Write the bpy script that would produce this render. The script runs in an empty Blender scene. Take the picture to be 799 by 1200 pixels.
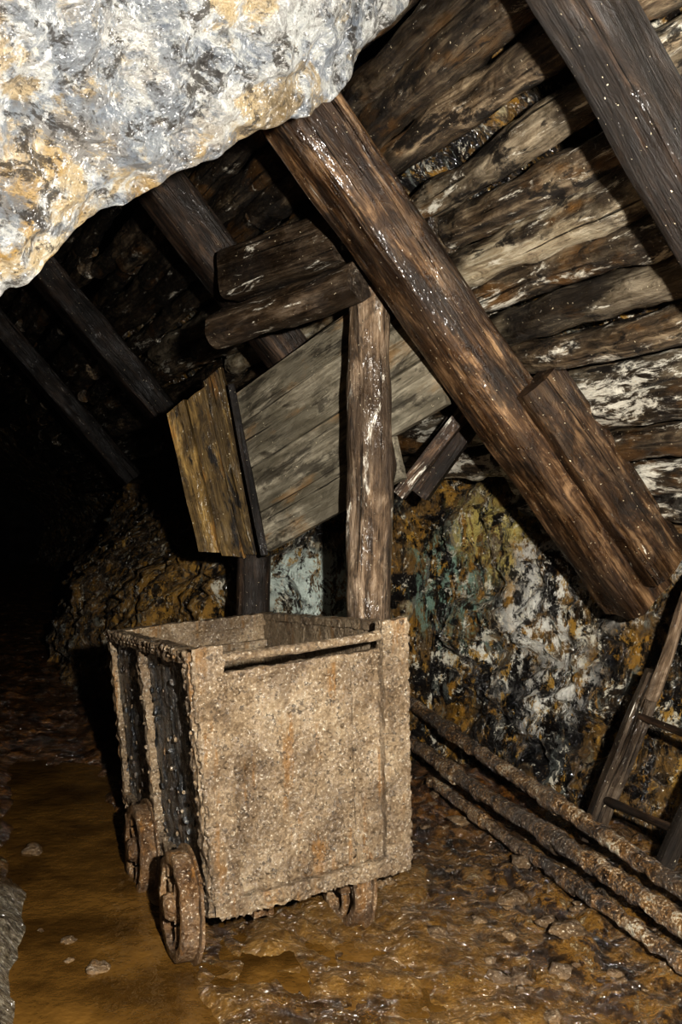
import bpy, math, random
from mathutils import Vector, Matrix, noise
random.seed(7)
V = Vector
sc = bpy.context.scene
# ------------------------------------------------------------------ frame of the drift
D = V((-.431, .902, 0)).normalized()       # along the tunnel
NR = V((D.y, -D.x, 0))                     # to the right-hand wall
F0 = V((1.267, 4.1, 0))
def W(s, n, z): return F0 + D*s + NR*n + V((0, 0, z))
def sst(a, b, x):
    t = max(0, min(1, (x-a)/(b-a))); return t*t*(3-2*t)
def interp(pts, x):
    if x <= pts[0][0]: return pts[0][1]
    for (a, fa), (b, fb) in zip(pts, pts[1:]):
        if x <= b: return fa+(fb-fa)*sst(a, b, x)
    return pts[-1][1]
def catmull(P, t):
    k = len(P)-1; x = max(0, min(k-1e-6, t*k)); i = int(x); f = x-i
    p0 = P[max(0, i-1)]; p1 = P[i]; p2 = P[i+1]; p3 = P[min(k, i+2)]
    return .5*((2*p1)+(p2-p0)*f+(2*p0-5*p1+4*p2-p3)*f*f+(3*p1-p0-3*p2+p3)*f*f*f)
def fr(p, f, o=5): return noise.fractal(p*f, .9, 2.1, o)

# ------------------------------------------------------------------ mesh builder
class MB:
    def __init__(s): s.v = []; s.f = []; s.gc = []; s.var = []; s.mi = []
    def add(s, vs, fs, gcs, var=(1, 0, 0), mi=0):
        b = len(s.v); s.v += vs; s.gc += gcs; s.var += [var]*len(vs)
        s.f += [tuple(i+b for i in f) for f in fs]; s.mi += [mi]*len(fs)
    def box(s, c, n, dims, amp=0, freq=6, cham=0, var=(1, 0, 0), mi=0, aniso=.25):
        nu, nv, nw = n; idx = {}; vs = []; gcs = []; fs = []
        off = V((random.uniform(0, 40), random.uniform(0, 40), random.uniform(0, 40)))
        def g(i, j, k):
            key = (i, j, k)
            if key in idx: return idx[key]
            a, b, d = i/nu, j/nv, k/nw
            y = 2*b-1; z = 2*d-1
            if cham:
                q = 1-cham*(abs(y)**5)*(abs(z)**5); y *= q; z *= q
            p = c(a, (y+1)/2, (z+1)/2)
            gp = V((a*dims[0], b*dims[1], d*dims[2]))+off
            if amp:
                q = V((gp.x*aniso, gp.y, gp.z))*freq
                p = p+noise.noise_vector(q)*amp+noise.noise_vector(q*2.7)*amp*.5
            idx[key] = len(vs); vs.append(p); gcs.append(gp); return idx[key]
        for i in range(nu):
            for j in range(nv):
                fs.append((g(i, j, 0), g(i, j+1, 0), g(i+1, j+1, 0), g(i+1, j, 0)))
                fs.append((g(i, j, nw), g(i+1, j, nw), g(i+1, j+1, nw), g(i, j+1, nw)))
        for i in range(nu):
            for k in range(nw):
                fs.append((g(i, 0, k), g(i+1, 0, k), g(i+1, 0, k+1), g(i, 0, k+1)))
                fs.append((g(i, nv, k), g(i, nv, k+1), g(i+1, nv, k+1), g(i+1, nv, k)))
        for j in range(nv):
            for k in range(nw):
                fs.append((g(0, j, k), g(0, j, k+1), g(0, j+1, k+1), g(0, j+1, k)))
                fs.append((g(nu, j, k), g(nu, j+1, k), g(nu, j+1, k+1), g(nu, j, k+1)))
        s.add(vs, fs, gcs, var, mi)
    def beam(s, p0, p1, w, h, up, seg=40, **k):
        ax = (p1-p0); L = ax.length; ax = ax/L
        side = ax.cross(up).normalized(); u2 = side.cross(ax).normalized()
        nw = k.pop('nw', 7)
        s.box(lambda a, b, c: p0+ax*(a*L)+side*((b-.5)*w)+u2*((c-.5)*h), (seg, nw, nw), (L, w, h), **k)
    def tube(s, pts, rad, seg=16, nring=30, amp=0, freq=8, var=(1, 0, 0), mi=0, aniso=.3, flat=1, knots=0):
        off = V((random.uniform(0, 40), random.uniform(0, 40), random.uniform(0, 40)))
        vs = []; gcs = []; fs = []; L = 0; last = None
        kn = [(random.random(), random.uniform(0, 6.28), random.uniform(.15, .4)) for _ in range(knots)]
        tot = sum((b-a).length for a, b in zip(pts, pts[1:]))
        for i in range(nring+1):
            t = i/nring; p = catmull(pts, t)
            q = catmull(pts, min(1, t+.01)); r0 = catmull(pts, max(0, t-.01)); ax = (q-r0).normalized()
            up = V((0, 0, 1)) if abs(ax.z) < .9 else V((0, 1, 0))
            sd = ax.cross(up).normalized(); u2 = sd.cross(ax)
            if last is not None: L += (p-last).length
            last = p
            r = rad(t) if callable(rad) else rad
            for j in range(seg):
                a = 2*math.pi*j/seg; ca, sa = math.cos(a), math.sin(a)
                rr = r
                g = V((L, r*ca, r*sa))+off
                if amp:
                    q3 = V((g.x*aniso, g.y, g.z))*freq
                    rr += amp*(noise.noise(q3)*1.2+.6*noise.noise(q3*2.9))
                for (kt, ka, ks) in kn:
                    da = math.atan2(math.sin(a-ka), math.cos(a-ka)); dl = (t-kt)*tot
                    rr += r*ks*math.exp(-(da*da)/.15-(dl*dl)/(r*r*.5))
                vs.append(p+sd*(rr*ca)+u2*(rr*sa*flat)); gcs.append(g)
        for i in range(nring):
            for j in range(seg):
                a = i*seg+j; b = i*seg+(j+1) % seg
                fs.append((a, b, b+seg, a+seg))
        for e, base in ((0, 0), (1, nring*seg)):
            c = sum((vs[base+j] for j in range(seg)), V((0, 0, 0)))/seg
            vs.append(c); gcs.append(V((L*e, 0, 0))+off); ci = len(vs)-1
            for j in range(seg):
                a, b = base+j, base+(j+1) % seg
                fs.append((ci, b, a) if e == 0 else (ci, a, b))
        s.add(vs, fs, gcs, var, mi)
    def lathe(s, c, ax, prof, seg=32, amp=0, var=(1, 0, 0), mi=0):
        ax = ax.normalized(); a1 = ax.cross(V((0, 0, 1))).normalized(); a2 = ax.cross(a1)
        vs = []; n = len(prof); fs = []
        for j in range(seg):
            a = 2*math.pi*j/seg
            for (r, h) in prof:
                p = c+a1*(r*math.cos(a))+a2*(r*math.sin(a))+ax*h
                if amp: p = p+noise.noise_vector(p*30)*amp
                vs.append(p)
        for j in range(seg):
            k = (j+1) % seg
            for i in range(n):
                m = (i+1) % n
                fs.append((j*n+i, k*n+i, k*n+m, j*n+m))
        s.add(vs, fs, [v.copy() for v in vs], var, mi)
    def ico(s, c, r, sub=2, amp=.25, freq=1.2, rot=None, var=(1, 0, 0), mi=0):
        v0, f0 = ICO[sub]; o = V((random.uniform(0, 50), random.uniform(0, 50), 0))
        R = rot or Matrix.Rotation(random.uniform(0, 6.28), 3, 'Z')
        vs = []
        for p in v0:
            k = 1+amp*noise.noise(p*freq+o)*2
            vs.append(c+R@V((p.x*r[0]*k, p.y*r[1]*k, p.z*r[2]*k)))
        s.add(vs, f0, [v.copy() for v in vs], var, mi)
    def grid(s, fn, nu, nv, var=(1, 0, 0), mi=0, flip=False):
        vs = [fn(i/nu, j/nv) for i in range(nu+1) for j in range(nv+1)]
        fs = []
        for i in range(nu):
            for j in range(nv):
                a = i*(nv+1)+j; q = (a, a+nv+1, a+nv+2, a+1)
                fs.append(q[::-1] if flip else q)
        s.add(vs, fs, [v.copy() for v in vs], var, mi)
    def obj(s, name, mats, parent=None, sharp=45):
        me = bpy.data.meshes.new(name)
        me.from_pydata([tuple(v) for v in s.v], [], s.f)
        for m in (mats if isinstance(mats, list) else [mats]): me.materials.append(m)
        a = me.attributes.new('gc', 'FLOAT_VECTOR', 'POINT')
        a.data.foreach_set('vector', [x for g in s.gc for x in g])
        a = me.attributes.new('var', 'FLOAT_VECTOR', 'POINT')
        a.data.foreach_set('vector', [x for g in s.var for x in g])
        me.polygons.foreach_set('material_index', s.mi)
        me.polygons.foreach_set('use_smooth', [True]*len(me.polygons))
        me.update()
        if sharp: me.set_sharp_from_angle(angle=math.radians(sharp))
        o = bpy.data.objects.new(name, me); sc.collection.objects.link(o)
        if parent: o.parent = parent
        return o
import bmesh
ICO = {}
for sub in (1, 2, 3):
    bm = bmesh.new(); bmesh.ops.create_icosphere(bm, subdivisions=sub, radius=1)
    bm.verts.ensure_lookup_table()
    ICO[sub] = ([v.co.copy() for v in bm.verts], [tuple(v.index for v in f.verts) for f in bm.faces]); bm.free()
def empty(name):
    e = bpy.data.objects.new(name, None); sc.collection.objects.link(e); return e

# ------------------------------------------------------------------ materials
class M:
    def __init__(s, name):
        s.m = bpy.data.materials.new(name); s.m.use_nodes = True; s.t = s.m.node_tree; s.t.nodes.clear()
        s.out = s.t.nodes.new('ShaderNodeOutputMaterial'); s.p = s.t.nodes.new('ShaderNodeBsdfPrincipled')
        s.t.links.new(s.p.outputs[0], s.out.inputs[0])
    def set(s, sock, v):
        if isinstance(v, bpy.types.NodeSocket): s.t.links.new(v, sock)
        elif isinstance(v, (tuple, list)) and sock.type == 'RGBA' and len(v) == 3: sock.default_value = (*v, 1)
        else: sock.default_value = v
    def attr(s, n):
        a = s.t.nodes.new('ShaderNodeAttribute'); a.attribute_name = n; return a.outputs['Vector']
    def pos(s): return s.t.nodes.new('ShaderNodeTexCoord').outputs['Object']
    def map(s, vec, scale, loc=(0, 0, 0)):
        n = s.t.nodes.new('ShaderNodeMapping'); s.set(n.inputs[0], vec); n.inputs['Scale'].default_value = scale; n.inputs['Location'].default_value = loc; return n.outputs[0]
    def noise(s, vec, scale, detail=6, rough=.6, dist=0):
        n = s.t.nodes.new('ShaderNodeTexNoise'); s.set(n.inputs['Vector'], vec); n.inputs['Scale'].default_value = scale
        n.inputs['Detail'].default_value = detail; n.inputs['Roughness'].default_value = rough; n.inputs['Distortion'].default_value = dist; return n.outputs[0]
    def noisec(s, vec, scale):
        n = s.t.nodes.new('ShaderNodeTexNoise'); s.set(n.inputs['Vector'], vec); n.inputs['Scale'].default_value = scale; n.inputs['Detail'].default_value = 4; return n.outputs[1]
    def vor(s, vec, scale, feat='F1'):
        n = s.t.nodes.new('ShaderNodeTexVoronoi'); n.feature = feat; s.set(n.inputs['Vector'], vec); n.inputs['Scale'].default_value = scale; return n.outputs['Distance']
    def math(s, op, a, b=0, clamp=False):
        n = s.t.nodes.new('ShaderNodeMath'); n.operation = op; n.use_clamp = clamp; s.set(n.inputs[0], a); s.set(n.inputs[1], b); return n.outputs[0]
    def vmath(s, op, a, b):
        n = s.t.nodes.new('ShaderNodeVectorMath'); n.operation = op; s.set(n.inputs[0], a); s.set(n.inputs[1], b)
        return n.outputs['Value'] if op in ('LENGTH', 'DISTANCE') else n.outputs[0]
    def mr(s, x, a, b, c=0., d=1.):
        n = s.t.nodes.new('ShaderNodeMapRange'); s.set(n.inputs[0], x)
        for i, v in enumerate((a, b, c, d)): n.inputs[i+1].default_value = v
        n.interpolation_type = 'SMOOTHSTEP'; return n.outputs[0]
    def ramp(s, f, pts):
        n = s.t.nodes.new('ShaderNodeValToRGB'); s.set(n.inputs[0], f); e = n.color_ramp.elements
        while len(e) > 1: e.remove(e[-1])
        e[0].position = pts[0][0]; e[0].color = (*pts[0][1], 1)
        for p, c in pts[1:]:
            x = e.new(p); x.color = (*c, 1)
        return n.outputs[0]
    def mix(s, f, a, b, mode='MIX'):
        n = s.t.nodes.new('ShaderNodeMix'); n.data_type = 'RGBA'; n.blend_type = mode; s.set(n.inputs[0], f); s.set(n.inputs[6], a); s.set(n.inputs[7], b); return n.outputs[2]
    def sep(s, v):
        n = s.t.nodes.new('ShaderNodeSeparateXYZ'); s.set(n.inputs[0], v); return n.outputs
    def blob(s, vec, c, r, wob=.5):
        """stain mask around a real-world point"""
        w = s.vmath('SUBTRACT', s.noisec(vec, 3.5), (.5, .5, .5))
        w = s.vmath('MULTIPLY', w, (wob, wob, wob*1.6))
        v = s.vmath('SUBTRACT', s.vmath('ADD', vec, w), c)
        v = s.vmath('DIVIDE', v, r)
        return s.mr(s.vmath('LENGTH', v, (0, 0, 0)), 1.0, .45)
    def bump(s, h, strength=.6, dist=.02, prev=None):
        n = s.t.nodes.new('ShaderNodeBump'); n.inputs['Strength'].default_value = strength; n.inputs['Distance'].default_value = dist
        s.set(n.inputs['Height'], h)
        if prev: s.set(n.inputs['Normal'], prev)
        return n.outputs[0]
    def done(s, col, rough, nrm=None, spec=.5, metal=0, wet=None):
        s.set(s.p.inputs['Base Color'], col); s.set(s.p.inputs['Roughness'], rough)
        if nrm: s.set(s.p.inputs['Normal'], nrm)
        s.p.inputs['Specular IOR Level'].default_value = spec; s.p.inputs['Metallic'].default_value = metal
        if wet:    # film of water: own smooth, lumpy normal and patchy coverage
            vec, scale, dist, cover, cr, wt_ = wet
            cn = s.bump(s.noise(vec, scale, 3, .55), 1., dist)
            s.set(s.p.inputs['Coat Normal'], cn)
            s.set(s.p.inputs['Coat Weight'], s.math('MULTIPLY', s.mr(s.noise(vec, scale*.22, 5, .7), .60-cover*.25, .68-cover*.25), wt_))
            s.p.inputs['Coat Roughness'].default_value = cr; s.p.inputs['Coat IOR'].default_value = 1.5
        return s.m

def wood(name, dark, mid, light, white=(.75, .72, .62), wth=.62, rough=(.35, .7), bd=.012, ochre=.0, cover=.5, wd=.02, glint_speck=.69, blk=.6, wt_=.3):
    m = M(name); g = m.attr('gc'); var = m.sep(m.attr('var'))
    gr = m.noise(m.map(g, (2.6, 50, 50)), 1, 10, .7, .6)
    big = m.noise(m.map(g, (1.6, 5, 5)), 1, 6, .65)
    med = m.noise(m.map(g, (6, 15, 15)), 1, 9, .72, .8)
    f = m.math('ADD', m.math('MULTIPLY', gr, .5), m.math('MULTIPLY', med, .5))
    col = m.ramp(f, [(.38, dark), (.49, mid), (.62, light)])
    stain = m.mr(big, .44, .56)
    col = m.mix(m.math('MULTIPLY', stain, .65), col, dark)
    if ochre:
        oc = m.mr(m.noise(m.map(g, (2, 5, 5), (7, 3, 1)), 1, 6), .54, .66)
        col = m.mix(m.math('MULTIPLY', oc, ochre), col, (.36, .17, .03))
    vb = m.t.nodes.new('ShaderNodeCombineXYZ')
    for i in range(3): m.set(vb.inputs[i], var[0])
    col = m.mix(1., col, vb.outputs[0], 'MULTIPLY')
    # pale mineral log colour where var.z is set
    pc = m.ramp(f, [(.36, (.14, .10, .065)), (.47, (.42, .35, .24)), (.6, (.66, .60, .47))])
    col = m.mix(m.math('MULTIPLY', var[2], m.mr(big, .60, .48)), col, pc)
    wn = m.noise(m.map(g, (3.2, 13, 13), (3, 9, 4)), 1, 11, .76, .5)
    wf = m.mr(m.math('ADD', wn, m.math('MULTIPLY', var[1], .3)), wth, wth+.07)
    col = m.mix(m.math('MULTIPLY', wf, .85), col, white)
    bn = m.mr(m.noise(m.map(g, (3, 9, 9), (13, 2, 4)), 1, 9, .72, .4), .53, .60)
    col = m.mix(m.math('MULTIPLY', bn, blk), col, (.012, .009, .007))
    crack = m.mr(m.noise(m.map(g, (1.2, 55, 55)), 1, 4), .36, .29)
    col = m.mix(m.math('MULTIPLY', crack, .85), col, (.008, .006, .004))
    sp = m.mr(m.noise(g, 75, 3, .5), glint_speck, glint_speck+.03)
    col = m.mix(m.math('MULTIPLY', sp, .8), col, (.7, .62, .45))  # pale specks painted into the colour stand in for glints on droplets
    h = m.math('SUBTRACT', m.math('ADD', m.math('ADD', gr, sp), m.math('MULTIPLY', med, 1.2)), crack)
    nm = m.bump(h, 1., bd)
    rg = m.mr(m.noise(g, 6, 4), .35, .65, rough[0], rough[1])
    return m.done(col, rg, nm, .4, wet=(m.map(g, (.45, 1, 1)), 38, wd, cover, .2, wt_))

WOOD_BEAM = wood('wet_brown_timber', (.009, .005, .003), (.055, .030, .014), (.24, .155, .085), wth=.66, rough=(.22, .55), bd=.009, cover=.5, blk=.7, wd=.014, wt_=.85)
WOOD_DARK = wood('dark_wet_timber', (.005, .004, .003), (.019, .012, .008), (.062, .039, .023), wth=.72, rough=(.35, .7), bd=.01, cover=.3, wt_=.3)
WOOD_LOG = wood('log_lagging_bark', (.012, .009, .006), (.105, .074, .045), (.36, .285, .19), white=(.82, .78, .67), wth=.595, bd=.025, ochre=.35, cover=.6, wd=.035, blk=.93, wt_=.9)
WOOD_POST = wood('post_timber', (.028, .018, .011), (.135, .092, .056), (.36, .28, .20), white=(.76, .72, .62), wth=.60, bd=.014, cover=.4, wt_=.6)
WOOD_PLANK = wood('grey_chute_planks', (.08, .07, .05), (.205, .18, .135), (.36, .325, .25), wth=.71, bd=.007, ochre=.3, blk=.6, glint_speck=.71, cover=.1, wt_=.2)
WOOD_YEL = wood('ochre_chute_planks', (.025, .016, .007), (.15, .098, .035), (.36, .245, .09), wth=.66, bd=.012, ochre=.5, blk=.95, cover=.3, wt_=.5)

def rock_wall_mat():
    m = M('stained_rock'); p = m.pos()
    n1 = m.noise(p, 2.6, 8, .65, .6); n2 = m.noise(m.map(p, (11, 11, 3.6)), 1, 11, .74, .9); n3 = m.noise(p, 19, 9, .75)
    f = m.math('ADD', m.math('MULTIPLY', n1, .4), m.math('MULTIPLY', n2, .6))
    col = m.ramp(f, [(.38, (.008, .007, .006)), (.46, (.06, .04, .02)), (.51, (.27, .165, .055)), (.56, (.11, .075, .045)), (.63, (.48, .41, .26))])
    och = m.mr(m.noise(m.map(p, (7, 7, 2.4), (4, 1, 2)), 1, 9, .7, .5), .53, .59)
    col = m.mix(m.math('MULTIPLY', och, .8), col, (.48, .27, .05))
    blk = m.mr(m.noise(m.map(p, (6, 6, 2.6), (8, 1, 5)), 1, 10, .74, .6), .49, .53)
    nb = m.mr(m.sep(p)[1], 6.2, 5.4, .35, .97)
    col = m.mix(m.math('MULTIPLY', blk, nb), col, (.005, .004, .005))
    gb = m.mr(m.noise(m.map(p, (6, 6, 2), (1, 8, 15)), 1, 9, .74, .5), .56, .62)
    col = m.mix(m.math('MULTIPLY', gb, .7), col, (.24, .26, .23))
    def spot(col, c, r, colr, th=.45, k=1., st=(17, 17, 5)):
        b = m.blob(p, c, r)
        nn = m.noise(m.map(p, st, c), 1, 11, .8, .4)
        f = m.math('MULTIPLY', b, m.mr(nn, th, th+.04)); f = m.math('MULTIPLY', f, k)
        return m.mix(f, col, colr)
    col = spot(col, (-1.5, 6.2, .8), (1.4, 1.6, 1.0), (.50, .30, .08), .47, .9, (9, 9, 5))
    col = spot(col, (.88, 4.9, .35), (.55, .7, .35), (.004, .004, .005), .44, .97)
    col = spot(col, (1.35, 3.9, .7), (.35, .45, .45), (.004, .004, .005), .45, .97)
    col = spot(col, (.62, 5.2, 1.05), (.28, .6, .42), (.25, .36, .29), .51)
    col = spot(col, (.76, 5.0, 1.38), (.34, .5, .32), (.58, .48, .18), .48)
    col = spot(col, (1.00, 4.6, .90), (.38, .6, .72), (.95, .92, .83), .48, 1., (9, 9, 5))
    col = spot(col, (.72, 4.9, .75), (.5, .6, .5), (.9, .87, .76), .54, 1., (14, 14, 7))
    col = spot(col, (-.20, 5.25, 1.0), (.5, .6, .45), (.76, .84, .76), .46, 1., (11, 11, 6))
    col = spot(col, (1.45, 3.6, .55), (.35, .5, .6), (.9, .85, .70), .50, 1., (10, 10, 6))
    col = spot(col, (1.3, 4.2, 1.35), (.5, .5, .25), (.9, .88, .8), .46)
    wn = m.mr(m.noise(m.map(p, (7, 7, 4.5), (2, 2, 9)), 1, 12, .8, .4), .565, .60)
    col = m.mix(m.math('MULTIPLY', wn, .92), col, (.84, .79, .65))
    col = m.mix(m.math('MULTIPLY', m.mr(n3, .60, .64), .85), col, (.8, .76, .64))
    yl = m.mr(m.noise(m.map(p, (9, 9, 4), (3, 15, 3)), 1, 12, .8, .3), .57, .60)
    col = m.mix(m.math('MULTIPLY', yl, .85), col, (.55, .34, .08))
    bl2 = m.mr(m.noise(m.map(p, (9, 9, 5), (12, 5, 3)), 1, 12, .8, .3), .54, .57)
    col = m.mix(m.math('MULTIPLY', bl2, .93), col, (.010, .008, .007))
    vr = m.vor(p, 11)
    h = m.math('ADD', m.math('MULTIPLY', n2, 1.3), m.math('ADD', m.math('MULTIPLY', n3, 1.2), m.math('MULTIPLY', vr, .5)))
    nm = m.bump(h, 1., .05)
    rg = m.mr(m.noise(p, 5, 4), .4, .6, .2, .5)
    return m.done(col, rg, nm, .5, wet=(m.map(p, (1, 1, .6)), 20, .17, 1., .14, 1.))
ROCK = rock_wall_mat()
m = M('far_rock_painted_dark'); p = m.pos(); n = m.noise(p, 4, 8, .7)
DROCK = m.done(m.ramp(n, [(.4, (.006, .005, .005)), (.6, (.035, .024, .015))]), .6, m.bump(n, 1, .05))  # near-black colour paints in the darkness of the far passage

def overhang_mat():
    m = M('pale_mineral_rock'); p = m.pos()
    n1 = m.noise(m.map(p, (4, 3, 6)), 1, 12, .76, .35); n3 = m.noise(p, 30, 10, .8); n4 = m.noise(p, 3.6, 9, .7, .5)
    col = m.ramp(n1, [(.36, (.07, .08, .095)), (.43, (.25, .265, .28)), (.49, (.46, .46, .43)), (.54, (.26, .255, .24)), (.60, (.52, .51, .47))])
    y = m.mr(n4, .50, .56)
    col = m.mix(m.math('MULTIPLY', y, .7), col, m.ramp(n1, [(.4, (.22, .15, .055)), (.52, (.42, .30, .13)), (.60, (.54, .45, .29))]))
    lw_ = m.mr(m.sep(p)[2], 2.5, 1.95)
    y2 = m.math('MULTIPLY', m.mr(m.noise(p, 5, 9, .7, .4), .48, .55), lw_)
    col = m.mix(m.math('MULTIPLY', y2, .85), col, m.ramp(n3, [(.4, (.18, .10, .02)), (.55, (.42, .26, .06))]))
    gy = m.mr(m.noise(m.map(p, (3, 3, 7), (5, 2, 1)), 1, 11, .78, .4), .485, .54)
    col = m.mix(m.math('MULTIPLY', gy, .72), col, (.14, .16, .185))
    br = m.mr(m.noise(m.map(p, (7, 7, 12), (1, 7, 3)), 1, 11, .8, .4), .53, .57)
    col = m.mix(m.math('MULTIPLY', br, .85), col, (.04, .034, .028))
    col = m.mix(m.math('MULTIPLY', m.mr(n3, .55, .60), .65), col, (.05, .045, .04))
    col = m.mix(m.math('MULTIPLY', m.mr(n3, .44, .39), .6), col, (.76, .75, .72))
    h = m.math('ADD', m.math('MULTIPLY', n1, 1.8), m.math('MULTIPLY', n3, 1.0))
    return m.done(col, m.mr(n4, .4, .6, .3, .6), m.bump(h, 1., .04), .4, wet=(p, 34, .05, .6, .2, .8))
PALE = overhang_mat()

def mud_mat():
    m = M('wet_ochre_mud'); p = m.pos()
    n1 = m.noise(p, 2.2, 8, .65, .5); n2 = m.noise(p, 11, 10, .75, .4); n3 = m.noise(p, 42, 7, .75)
    f = m.math('ADD', m.math('MULTIPLY', n1, .45), m.math('MULTIPLY', n2, .55))
    col = m.ramp(f, [(.38, (.02, .011, .005)), (.45, (.10, .052, .012)), (.52, (.22, .12, .026)), (.6, (.34, .20, .055)), (.68, (.5, .4, .22))])
    x = m.sep(p)
    rt = m.mr(m.math('ADD', m.math('ADD', x[0], m.math('MULTIPLY', n1, .6)), m.math('MULTIPLY', x[1], .45)), 2.0, 2.45)
    dk = m.ramp(n2, [(.40, (.006, .005, .005)), (.49, (.07, .038, .014)), (.55, (.28, .155, .038)), (.60, (.10, .06, .025)), (.66, (.55, .46, .30))])
    col = m.mix(m.math('MULTIPLY', rt, .92), col, dk)
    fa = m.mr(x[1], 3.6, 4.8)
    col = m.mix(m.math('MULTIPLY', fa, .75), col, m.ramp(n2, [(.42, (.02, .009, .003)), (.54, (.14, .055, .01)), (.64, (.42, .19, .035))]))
    lb = m.blob(p, (-1.15, 2.9, 0), (.36, 1.1, .5), .12)
    gy = m.ramp(n3, [(.38, (.04, .036, .028)), (.55, (.24, .215, .16)), (.68, (.5, .46, .36))])
    col = m.mix(m.math('MULTIPLY', lb, .85), col, gy)
    h = m.math('ADD', m.math('MULTIPLY', n2, 1.6), m.math('MULTIPLY', n3, .8))
    return m.done(col, m.mr(n1, .4, .62, .2, .45), m.bump(h, 1., .035), .5, wet=(p, 22, .18, 1., .13, 1.))
MUD = mud_mat()

m = M('murky_ochre_water'); p = m.pos(); n = m.noise(p, 2.5, 6)
WATER = m.done(m.ramp(n, [(.4, (.065, .036, .010)), (.6, (.145, .082, .023))]), .03, m.bump(m.noise(p, 7, 4), .4, .035), .8)

def cart_mat(name, cols, pit, bd, rust=.6, cover=.3, wd=.03, wt_=.7, vs=46):
    m = M(name); p = m.pos()
    n1 = m.noise(p, 4.5, 6, .6); n2 = m.noise(p, 34, 10, .78); v2 = m.vor(m.vmath('ADD', p, m.vmath('MULTIPLY', m.noisec(p, 30), (.03, .03, .03))), vs)
    n4 = m.noise(p, 110, 5, .65)
    f = m.math('ADD', m.math('MULTIPLY', n1, .35), m.math('ADD', m.math('MULTIPLY', n2, .4), m.math('MULTIPLY', n4, .25)))
    col = m.ramp(f, cols)
    rs = m.mr(m.noise(m.map(p, (20, 20, 2.5)), 1, 6), .56, .66)
    col = m.mix(m.math('MULTIPLY', rs, rust), col, (.27, .14, .04))
    ds = m.mr(m.noise(m.map(p, (5, 5, 3), (3, 1, 1)), 1, 8, .7), .48, .60)
    col = m.mix(m.math('MULTIPLY', ds, .5), col, (.12, .085, .055))
    col = m.mix(m.math('MULTIPLY', m.mr(n2, .54, .60), pit), col, (.04, .027, .018))
    col = m.mix(m.math('MULTIPLY', m.mr(n4, .60, .65), .6), col, (.76, .71, .60))
    h = m.math('ADD', m.math('ADD', m.math('MULTIPLY', n2, 1.6), m.math('MULTIPLY', n4, .5)), m.math('MULTIPLY', v2, -.7))
    return m.done(col, m.mr(n2, .4, .6, .3, .6), m.bump(h, 1, bd), .5, wet=(p, 60, wd, cover, .2, wt_))
CART = cart_mat('mud_caked_sheet_iron', [(.38, (.07, .049, .031)), (.46, (.205, .15, .094)), (.53, (.335, .258, .170)), (.62, (.49, .41, .30))], .8, .016, cover=.6, wd=.024, wt_=.9)
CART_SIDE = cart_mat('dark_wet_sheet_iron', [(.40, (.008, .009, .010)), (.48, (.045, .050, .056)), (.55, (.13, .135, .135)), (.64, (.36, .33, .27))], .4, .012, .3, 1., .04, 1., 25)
IRON = cart_mat('rusty_muddy_iron', [(.38, (.025, .014, .008)), (.47, (.12, .068, .03)), (.55, (.26, .17, .09)), (.65, (.46, .36, .23))], .6, .012, .6, .6, .03)
PIPE = cart_mat('dark_crusted_pipe', [(.40, (.006, .005, .005)), (.48, (.04, .022, .010)), (.53, (.26, .135, .035)), (.57, (.66, .60, .46))], .7, .02, .6, 1., .07, 1.)
STONE = cart_mat('muddy_stone', [(.38, (.03, .02, .01)), (.48, (.12, .075, .035)), (.57, (.26, .18, .10)), (.68, (.5, .44, .34))], .4, .012, .4, .8, .05)

# ------------------------------------------------------------------ right-hand rock wall
BASE = [(-5, .35), (-.4, .22), (1.35, -.08), (1.80, -.9), (2.5, -1.25), (3.6, -1.5), (5, -1.6), (8, -1.2), (12, .4), (26, .8)]
def wall_n(s, z):
    b = interp(BASE, s)
    lo = interp([(.2, 1.0), (1.0, 1.45), (2.4, .9), (5, .6)], s); hi = interp([(.2, 1.55), (1., 2.0), (2.4, 2.6), (5, 2.7)], s)
    ln = (1.524-z)/1.145+.24
    b += .05*z + .18*z*sst(2.2, 3.2, s)
    return b+(ln-b)*sst(lo, hi, z)
def wallp(a, b):
    s = -5+31*(a**1.5); z = -.25+3.4*b
    n = wall_n(s, z); p = W(s, n, z)
    k = 1-.6*sst(1.6, 2.6, z)
    r = fr(p, 1.1, 3)*.12+fr(p+V((5, 2, 9)), 3.5, 5)*.11+abs(noise.noise(V((p.x*6, p.y*6, p.z*3.4))))*.13+noise.noise(p*13)*.045+noise.noise(p*28)*.016
    return W(s, n+r*k, z)
mb = MB(); mb.grid(wallp, 660, 190, flip=True); mb.obj('wall_right', ROCK, sharp=0)

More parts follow.
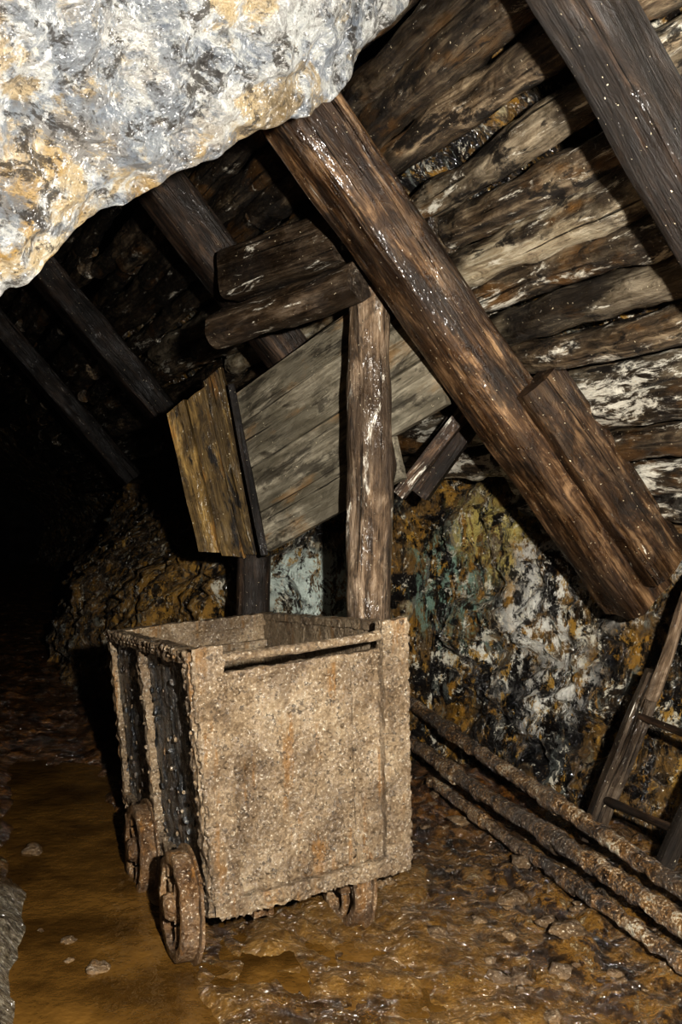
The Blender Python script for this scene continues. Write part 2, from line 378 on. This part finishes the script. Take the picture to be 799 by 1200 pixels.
# ------------------------------------------------------------------ log lagging
mb = MB()
SP = .158
for row in range(26):
    s = -4.6+random.uniform(-.6, .6)
    n0 = .12-row*SP*.658; z0 = 1.38+row*SP*.753
    while s < 11:
        L = random.uniform(2.0, 3.4)
        if s < .6: L = random.uniform(2.2, 3.2)
        s1 = s+L
        if row < 4 and s > .2: break
        if row < 4: s1 = min(s1, .75)
        r = random.uniform(.064, .086)
        jn = random.uniform(-.045, .045)
        whit = random.choice([0, 0, .05, .15, .25])
        br = random.uniform(.5, 1.25); pale = 0
        if row == 9 and s < 1: pale = .85; br = 1.2; whit = .1
        elif row == 11 and s < 1: pale = .35
        elif row in (5, 7) and s < 1: pale = .2
        elif row in (6, 8, 10): br = random.uniform(.8, 1.2)
        if row < 6: whit = random.choice([.1, .25, .36]) if s < .4 else .15; br = .7
        if row > 12: br *= .7; whit *= .4
        pts = [W(s, n0+jn, z0), W(s+.33*L, n0+jn+random.uniform(-.03, .03), z0+random.uniform(-.02, .02)),
               W(s+.66*L, n0+jn+random.uniform(-.03, .03), z0+random.uniform(-.02, .02)), W(s1, n0+jn, z0+random.uniform(-.015, .015))]
        mb.tube(pts, lambda t, r=r: r*(1.06-.12*t), 20, 60, amp=.018, freq=12, aniso=.3, var=(br, whit, pale), knots=random.randint(0, 3))
        s = s1+random.uniform(.0, .03)
mb.obj('log_lagging', WOOD_LOG, sharp=60)

# ------------------------------------------------------------------ leaning beams
PN = (NR*.753+V((0, 0, .658)))      # plane normal, away from the tunnel
def lean(name, s, w, h, t0, t1, mat, var=(1, 0, 0), extra=None, zoff=0):
    mb = MB()
    p0 = W(s, -t0, 1.115+1.145*t0+zoff); p1 = W(s, -t1, 1.115+1.145*t1+zoff)
    mb.beam(p0, p1, w, h, PN, seg=110, amp=.013, freq=8, cham=.10, var=var, aniso=.2, nw=10)
    if extra: extra(mb)
    return mb.obj(name, mat, sharp=35)
def foot(mb):
    a = W(-.17, .04, 1.22); b = W(-.15, -.62, 1.22+.66*1.145)
    mb.beam(a, b, .12, .23, PN, seg=40, amp=.014, freq=8, cham=.12, var=(.85, .1, 0))
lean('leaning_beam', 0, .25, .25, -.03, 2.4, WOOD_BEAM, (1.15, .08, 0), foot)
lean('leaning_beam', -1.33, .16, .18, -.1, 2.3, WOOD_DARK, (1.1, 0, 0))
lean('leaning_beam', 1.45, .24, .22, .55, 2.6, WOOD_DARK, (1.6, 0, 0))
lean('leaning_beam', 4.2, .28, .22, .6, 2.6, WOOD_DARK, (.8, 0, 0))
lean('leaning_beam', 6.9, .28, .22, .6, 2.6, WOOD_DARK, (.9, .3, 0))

# ------------------------------------------------------------------ post and cross timbers
mb = MB()
mb.tube([V((.10, 3.90, -.15)), V((.105, 3.9, .8)), V((.118, 3.9, 1.6)), V((.115, 3.9, 2.37))], lambda t: .100-.012*t, 28, 90, amp=.014, freq=9, aniso=.25, knots=5, var=(1.0, .12, 0))
mb.obj('timber_post', WOOD_POST, sharp=60)
mb = MB()
mb.tube([V((.08, 3.76, 2.37)), V((-.25, 4.07, 2.33)), V((-.57, 4.38, 2.29))], .083, 24, 40, amp=.014, freq=12, var=(.5, .1, 0))
mb.obj('cross_timber', WOOD_POST, sharp=50)
mb = MB()
mb.beam(V((.02, 3.98, 2.62)), V((-.53, 4.52, 2.59)), .16, .23, V((0, 0, 1)), seg=30, amp=.01, cham=.1, var=(.4, .08, 0))
mb.obj('cross_timber', WOOD_POST, sharp=35)

# ------------------------------------------------------------------ ore chute
ch = empty('ore_chute')
A = V((-.343, 4.6, 1.262)); U = V((.551, -.5, .296)); Bv = V((-.17, .1, .778))
nrm = U.cross(Bv).normalized()
for i, (v0, v1, a0, a1) in enumerate([(0, .235, -.02, 1.12), (.242, .52, -.02, 1.5), (.527, .80, -.0, 1.42), (.807, 1.0, .0, 1.18)]):
    mb = MB()
    j = random.uniform(-.01, .01)
    mb.box(lambda a, b, c: A+Bv*(v0+(v1-v0)*b)+U*(a0+(a1-a0)*a)+nrm*((c-.5)*.035+j), (60, 8, 2), (1.1, .2, .035), amp=.005, freq=9, var=(random.uniform(.88, 1.1), .08, 0))
    mb.obj('side_plank_%d' % (i+1), WOOD_PLANK, ch, 35)
TL, TR, BR, BL = V((-.90, 4.90, 1.962)), V((-.60, 4.8, 2.183)), V((-.365, 4.76, 1.22)), V((-.735, 4.86, 1.25))
n2 = (TR-TL).cross(BL-TL).normalized()
for i in range(3):
    a0, a1 = i/3+.008, (i+1)/3-.008
    mb = MB(); dz = [.0, .015, -.01][i]; dn = [.0, .008, -.004][i]
    mb.box(lambda a, b, c: (TL.lerp(TR, a0+(a1-a0)*b)).lerp(BL.lerp(BR, a0+(a1-a0)*b), a+dz)+n2*((c-.5)*.04+dn), (40, 6, 2), (.9, .12, .04), amp=.006, freq=9, var=([1.15, 1., .7][i], .15, 0))
    mb.obj('front_plank_%d' % (i+1), WOOD_YEL, ch, 35)
mb = MB()
mb.beam(V((-.545, 4.66, 2.08)), V((-.37, 4.56, 1.24)), .035, .05, V((0, -1, 0)), seg=30, amp=.004, var=(.5, 0, 0))
mb.obj('gap_shade_strip', WOOD_DARK, ch, 35)  # added dark strip, stands in for the shadow gap between the two panels
mb = MB()
mb.tube([V((-.47, 4.88, -.1)), V((-.46, 4.88, .6)), V((-.46, 4.88, 1.26))], .085, 20, 30, amp=.01, var=(1.6, .1, 0))
mb.obj('support_stub', WOOD_DARK, ch, 50)
mb = MB()
mb.beam(V((.36, 4.55, 1.55)), V((.60, 4.42, 1.90)), .15, .05, V((-.3, -1, .1)), seg=24, amp=.006, var=(1.6, .3, 0))
mb.beam(V((.27, 4.35, 1.53)), V((.58, 4.22, 1.93)), .06, .05, V((-.3, -1, .1)), seg=24, amp=.006, var=(3.5, .6, 0))
mb.obj('wedge_boards', WOOD_DARK, sharp=35)

# ------------------------------------------------------------------ overhanging rock
E = [V(p) for p in [(.66, 2.9, 3.6), (.28, 2.65, 3.14), (.15, 2.5, 2.87), (-.01, 2.4, 2.58), (-.165, 2.3, 2.44), (-.44, 2.2, 2.265), (-.649, 2.1, 2.08), (-.79, 2.0, 1.90), (-.96, 1.9, 1.64), (-1.3, 1.9, 1.2), (-1.7, 1.9, .7)]]
def over(a, b):
    e = catmull(E, a)
    prof = [V((0, -3.4, .75)), V((0, -2.3, .70)), V((0, -1.3, .62)), V((0, -.65, .46)), V((0, -.22, .17)), V((0, 0, 0)), V((.03, .12, .05)), V((.06, .35, .5)), V((.1, .6, 1.2)), V((.1, .8, 2.0))]
    o = catmull(prof, b); p = e+o
    k = .3+.7*sst(.0, .35, abs(b-.55))
    q = p*1.0
    d = V((.3, -.5, -.8))
    r = fr(q, 1.4, 3)*.14*k+fr(q+V((3, 3, 3)), 4.0, 4)*.06+(abs(noise.noise(q*4.5))-.2)*.10*k+(abs(noise.noise(q*9))-.2)*.045+(abs(noise.noise(q*19))-.2)*.018
    return p+d*r
mb = MB(); mb.grid(over, 260, 260); mb.obj('rock_overhang', PALE, sharp=0)

# ------------------------------------------------------------------ left wall, ceiling, end wall
def lw(a, b):
    s = -5+31*a; z = -.3+4.6*b
    n = -4.75+.25*math.sin(z*.8) + .5*sst(2.2, 4.3, z)
    p = W(s, n, z); return W(s, n+fr(p, 1.1, 5)*.3, z)
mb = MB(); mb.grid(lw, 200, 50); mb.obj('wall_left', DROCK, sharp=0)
def cl(a, b):
    s = -5+31*a; n = -4.8+5.8*b; z = 3.75+.2*b
    z += 1.6*sst(-3.0, -1.6, n)*sst(13, 11, s)
    p = W(s, n, z); return W(s, n, z+fr(p, 1.1, 5)*.3)
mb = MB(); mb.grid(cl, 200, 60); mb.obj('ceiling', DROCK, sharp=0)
def bw(a, b):
    n = -5+6.6*a; z = -.3+5.8*b; p = W(25, n, z); return W(25+fr(p, 1, 5)*.4, n, z)
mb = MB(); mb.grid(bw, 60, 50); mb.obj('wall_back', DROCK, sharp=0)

# ------------------------------------------------------------------ floor
def chan(x, y):
    cx = -.655-.375*(y-2.7)
    return (x-cx)/(.22+.02*math.sin(y*5))
def fh(x, y):
    p = V((x, y, 0))
    h = .008+fr(p, 1.5, 4)*.035+fr(p+V((7, 1, 2)), 6, 5)*.026+noise.noise(p*22)*.012
    rt = sst(1.75, 2.4, x+.45*y)
    h += rt*(abs(noise.noise(p*5))*.07+abs(noise.noise(p*13))*.045)
    c = abs(chan(x, y)+noise.noise(p*3)*.35)
    m = sst(1.5, .7, c)*sst(6, 4.6, y)
    h = h*(1-m)+(-.075)*m
    lft = sst(-1.1, -1.7, chan(x, y))*sst(4.2, 3.2, y)
    h += lft*(.045+abs(noise.noise(p*11))*.03)
    h += .03*sst(5, 8, y)
    return h
def flo(a, b):
    y = -1+26*(b**1.9); x0 = -2.9-.56*max(0, y); x1 = 2.2-.2*max(0, y)
    x = x0+(x1-x0)*a
    return V((x, y, fh(x, y)))
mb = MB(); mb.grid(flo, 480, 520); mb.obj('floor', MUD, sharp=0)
mb = MB()   # standing water: fills every hollow of the floor on the left and under the cart
def wt(a, b):
    y = 1.4+4.2*b; cx = -.655-.375*(y-2.7); return V((cx-.55+a*1.65, y, -.012))
mb.grid(wt, 20, 40); mb.obj('water_channel', WATER, sharp=0)

# rubble
mb = MB()
for i in range(220):
    if i < 170:
        y = random.uniform(2.4, 4.8); x = 2.05-.45*y+random.uniform(-.3, .6)
    else:
        y = random.uniform(2.3, 5.0); x = random.uniform(-.5, .9)-.25*(y-2.5)
    if (V((x, y, 0))-W(0, 0, 0)).dot(NR) > -.12: continue
    r = random.choice([.005, .007, .009, .012, .018, .03])*random.uniform(.7, 1.3)
    if i >= 170: r *= .6
    mb.ico(V((x, y, fh(x, y)+r*.05)), (r*1.4, r, r*.6), 2, .45)
for (x, y, r) in [(-.78, 3.02, .03), (-.93, 3.2, .02), (-.89, 3.06, .014), (-1.05, 3.28, .012), (-1.33, 4.05, .04), (-.63, 2.62, .03), (.62, 3.45, .045), (.75, 3.1, .04), (.55, 2.9, .03)]:
    mb.ico(V((x, y, max(-.015, fh(x, y)))), (r*1.5, r, r*.6), 3, .35)
mb.obj('rubble', STONE, sharp=0)

# ------------------------------------------------------------------ pipes
def ext(a, b, e0, e1): return [a-(b-a)*e0, a+V((0, .02, .01)), a.lerp(b, .35)+V((.01, 0, -.012)), a.lerp(b, .7)+V((-.01, 0, .01)), b, b+(b-a)*e1]
for (a, b, r) in [((.36, 5.4, .37), (1.16, 3.2, .165), .034), ((.36, 5.1, .20), (1.085, 3.0, .135), .036), ((.47, 4.6, .10), (1.03, 2.85, .085), .025)]:
    mb = MB(); a = V(a); b = V(b)
    mb.tube(ext(a, b, .04, .7), r, 18, 320, amp=.010, freq=22, aniso=.8)
    dr = (b-a).normalized()
    for t in (.25, .66):
        c = a.lerp(b, t); mb.tube([c-dr*.05, c, c+dr*.05], r*1.35, 18, 8, amp=.003, freq=30)
    mb.obj('water_pipe', PIPE, sharp=60)

# ------------------------------------------------------------------ broken ladder on the right
la = empty('broken_ladder')
mb = MB(); mb.beam(V((1.02, 3.86, .10)), V((1.27, 3.80, .80)), .085, .06, V((0, -1, 0)), seg=40, amp=.014, var=(.35, .05, 0)); mb.obj('rail_far', WOOD_POST, la, 35)
mb = MB(); mb.tube([V((1.25, 3.78, .70)), V((1.30, 3.72, .9)), V((1.37, 3.68, 1.15)), V((1.5, 3.66, 1.3))], .028, 12, 30, amp=.006, var=(.8, .1, 0)); mb.obj('broken_pole', WOOD_POST, la, 50)
mb = MB(); mb.beam(V((1.18, 3.46, .12)), V((1.44, 3.40, .75)), .06, .05, V((0, -1, 0)), seg=40, amp=.012, var=(.25, .05, 0)); mb.obj('rail_near', WOOD_POST, la, 35)
for i, t in enumerate((.25, .75)):
    a = V((1.02, 3.84, .10)).lerp(V((1.27, 3.78, .80)), t); b = V((1.18, 3.46, .12)).lerp(V((1.44, 3.40, .75)), t)
    mb = MB(); mb.tube([a, (a+b)/2, b], .016, 12, 16, amp=.004, var=(1.8, .1, 0)); mb.obj('rung_%d' % (i+1), WOOD_DARK, la, 50)

# ------------------------------------------------------------------ mine cart
cart = empty('mine_cart')
FLB, FRB, FLT, FRT = V((-.395, 3.0, .19)), V((.216, 3.3, .235)), V((-.469, 3.0, 1.0)), V((.204, 3.3, 1.06))
BLB, BRB, BLT, BRT = V((-.965, 4.28, .16)), V((-.36, 4.58, .2)), V((-1.039, 4.28, .905)), V((-.366, 4.58, .955))
def C(u, v, w):
    a = FLB.lerp(FRB, u).lerp(BLB.lerp(BRB, u), v); b = FLT.lerp(FRT, u).lerp(BLT.lerp(BRT, u), v)
    return a.lerp(b, w)
def cbox(mb, u, v, w, n, amp=.006, freq=22, mi=0):
    d = ((u[1]-u[0])*.74, (v[1]-v[0])*1.4, (w[1]-w[0])*.81)
    mb.box(lambda a, b, c: C(u[0]+(u[1]-u[0])*a, v[0]+(v[1]-v[0])*b, w[0]+(w[1]-w[0])*c), n, d, amp=amp, freq=freq, aniso=1, mi=mi)
outF = (FRB-FLB).cross(V((0, 0, 1))).normalized()
outL = V((-.914, -.407, 0))
def part(name, fn, mats, sharp=50):
    mb = MB(); fn(mb); return mb.obj(name, mats, cart, sharp)
def fp(m):
    cbox(m, (.08, .92), (0, .016), (0, .90), (130, 2, 130), .006, 24)
    cbox(m, (.735, .75), (-.005, .004), (.03, .89), (3, 3, 90), .004, 26)
part('front_panel', fp, CART)
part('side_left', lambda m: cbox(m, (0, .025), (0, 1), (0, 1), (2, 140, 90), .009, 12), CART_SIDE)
part('side_right', lambda m: cbox(m, (.975, 1), (0, 1), (0, 1), (2, 70, 50), .006, 20), CART)
part('back_panel', lambda m: cbox(m, (0, 1), (.985, 1), (0, 1), (60, 2, 50), .006, 20), CART)
part('bottom', lambda m: cbox(m, (0, 1), (0, 1), (-.02, .03), (30, 40, 3), .006, 20), IRON)
def posts(m):
    cbox(m, (-.02, .115), (-.028, .012), (-.02, 1.02), (14, 4, 90), .008, 26)
    cbox(m, (.885, 1.02), (-.028, .012), (-.02, 1.02), (14, 4, 90), .008, 26)
    cbox(m, (.0, 1.0), (-.03, .0), (-.035, .03), (80, 4, 6), .010, 24)
    cbox(m, (.1, .9), (-.008, .02), (.875, .905), (80, 4, 4), .006, 24)
part('front_frame', posts, CART)
def rim(m):
    cbox(m, (-.045, .05), (-.01, 1.01), (.955, 1.005), (6, 120, 4), .008, 26)
    cbox(m, (.96, 1.03), (0.0, 1.01), (.965, 1.005), (6, 80, 4), .006, 26)
    cbox(m, (-.02, 1.02), (.97, 1.025), (.93, 1.005), (60, 6, 4), .007, 26)
    cbox(m, (.03, .97), (.955, .99), (.80, .84), (50, 4, 4), .006, 26)
part('rim', rim, CART)
def side(m):
    cbox(m, (-.04, .0), (-.01, .035), (-.01, 1.0), (4, 6, 80), .010, 26)
    cbox(m, (-.045, .0), (.50, .54), (-.01, .97), (4, 5, 80), .010, 26)
    cbox(m, (-.035, .0), (.965, 1.01), (-.01, 1.0), (4, 5, 70), .010, 26)
    cbox(m, (-.045, .01), (-.01, 1.0), (-.03, .04), (4, 100, 6), .012, 26)
part('side_ribs', side, CART)
def bar(m):
    a, b = C(.05, -.012, .965), C(.95, -.012, .965)
    m.tube([a, a.lerp(b, .5)+V((0, 0, -.004)), b], .016, 16, 80, amp=.004, freq=30)
part('top_rod', bar, CART)
def rivets(m):
    J = lambda: random.uniform(-.008, .008)
    def rv(c, r): r *= random.uniform(.7, 1.1); m.ico(c, (r, r, r), 2, .25)
    for i in range(15):
        w = .03+i*.066
        for u in (.085, .915): rv(C(u, -.030, w+J()), .011)
        rv(C(-.042, .012, w+J()), .008)
        if i % 2: rv(C(-.046, .52, w*.95+J()), .009)
    for i in range(18): rv(C(-.046, .04+i*.054+J(), .98), .008)
    for i in range(13): rv(C(.1+i*.067+J(), -.033, .0), .010)
    for i in range(1600):
        u, w = random.random(), random.random()
        if .1 < u < .9 and w > .88: continue
        v = .001 if .1 < u < .9 else -.024
        r = random.uniform(.002, .006)*random.choice([1, 1, 1.7])
        m.ico(C(u, v, w), (r*1.6, r*.8, r*1.2), 1, .5)
    for i in range(420):
        t = random.random(); e = random.choice([0, 1, 2, 3, 4])
        c = [C(-.02, -.02, t), C(1.02, -.02, t), C(t, -.02, -.03), C(-.04, t, -.03), C(-.045, t, 1.0)][e]
        r = random.uniform(.004, .013); m.ico(c, (r, r, r*1.4), 1, .45)
part('rivets_and_mud', rivets, CART, 0)
def sclods(m):
    for i in range(260):
        v, w = random.random(), random.random()**1.5
        r = random.uniform(.003, .009)
        m.ico(C(-.004, v, w), (r*.5, r*1.3, r*1.6), 1, .5, mi=0 if random.random() < .7 else 1)
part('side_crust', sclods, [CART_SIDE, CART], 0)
def under(m):
    for u in (.26, .74):
        cbox(m, (u-.05, u+.05), (.05, .85), (-.13, -.01), (5, 40, 5), .006, 20)
part('undercarriage', under, IRON)
wl = [(V((-.535, 3.08, .160)), 'wheel_1'), (V((-.80, 3.72, .115)), 'wheel_2'), (V((.01, 3.36, .150)), 'wheel_3'), (V((-.27, 3.97, .115)), 'wheel_4')]
R = .172
def wheel(c, nm):
    def fn(m):
        o = outL
        m.lathe(c, o, [(R, -.028), (R, .022), (R-.008, .028), (R-.036, .026), (R-.040, .018), (R-.040, -.022), (R-.02, -.028)], 48, .006)
        m.lathe(c, o, [(R+.018, -.040), (R+.018, -.030), (R-.03, -.026), (R-.03, -.038)], 48, .004)
        m.lathe(c, o, [(.001, .048), (.032, .046), (.045, .03), (.045, -.03), (.001, -.035)], 28, .003)
        a1 = o.cross(V((0, 0, 1))).normalized(); a2 = o.cross(a1)
        for k in range(5):
            th = k*2*math.pi/5+.4
            pts = []
            for q in range(4):
                rr = .035+(R-.065)*q/3; tt = th+.22*math.sin(q*1.3)
                pts.append(c+a1*(rr*math.cos(tt))+a2*(rr*math.sin(tt)))
            m.tube(pts, lambda t: .017+.006*abs(t-.5), 10, 14, amp=.004, freq=25)
    part(nm, fn, IRON, 50)
for c, nm in wl: wheel(c, nm)
def axles(m):
    m.tube([wl[0][0], wl[0][0].lerp(wl[2][0], .5), wl[2][0]], .022, 14, 20, amp=.003)
    m.tube([wl[1][0], wl[1][0].lerp(wl[3][0], .5), wl[3][0]], .022, 14, 20, amp=.003)
part('axles', axles, IRON)

# ------------------------------------------------------------------ light: hand-held flash, right of and above the camera
ld = bpy.data.lights.new('camera_flash', 'POINT'); ld.energy = 1180; ld.shadow_soft_size = .03; ld.color = (1, .97, .92)
lo = bpy.data.objects.new('camera_flash', ld); lo.location = (.38, -.05, 1.64); sc.collection.objects.link(lo)
w = bpy.data.worlds.new('mine_darkness'); sc.world = w; w.use_nodes = True
w.node_tree.nodes['Background'].inputs[0].default_value = (.004, .005, .012, 1); w.node_tree.nodes['Background'].inputs[1].default_value = .3
cd = bpy.data.cameras.new('camera'); cd.sensor_fit = 'VERTICAL'; cd.sensor_height = 36; cd.sensor_width = 24; cd.lens = 33
co = bpy.data.objects.new('camera', cd); co.location = (0, 0, 1.45); co.rotation_euler = (math.radians(90), 0, 0); sc.collection.objects.link(co)
cd.clip_start = .02
sc.camera = co
sc.view_settings.view_transform = 'Standard'
try: sc.view_settings.look = 'High Contrast'
except Exception as e: print('look', e)
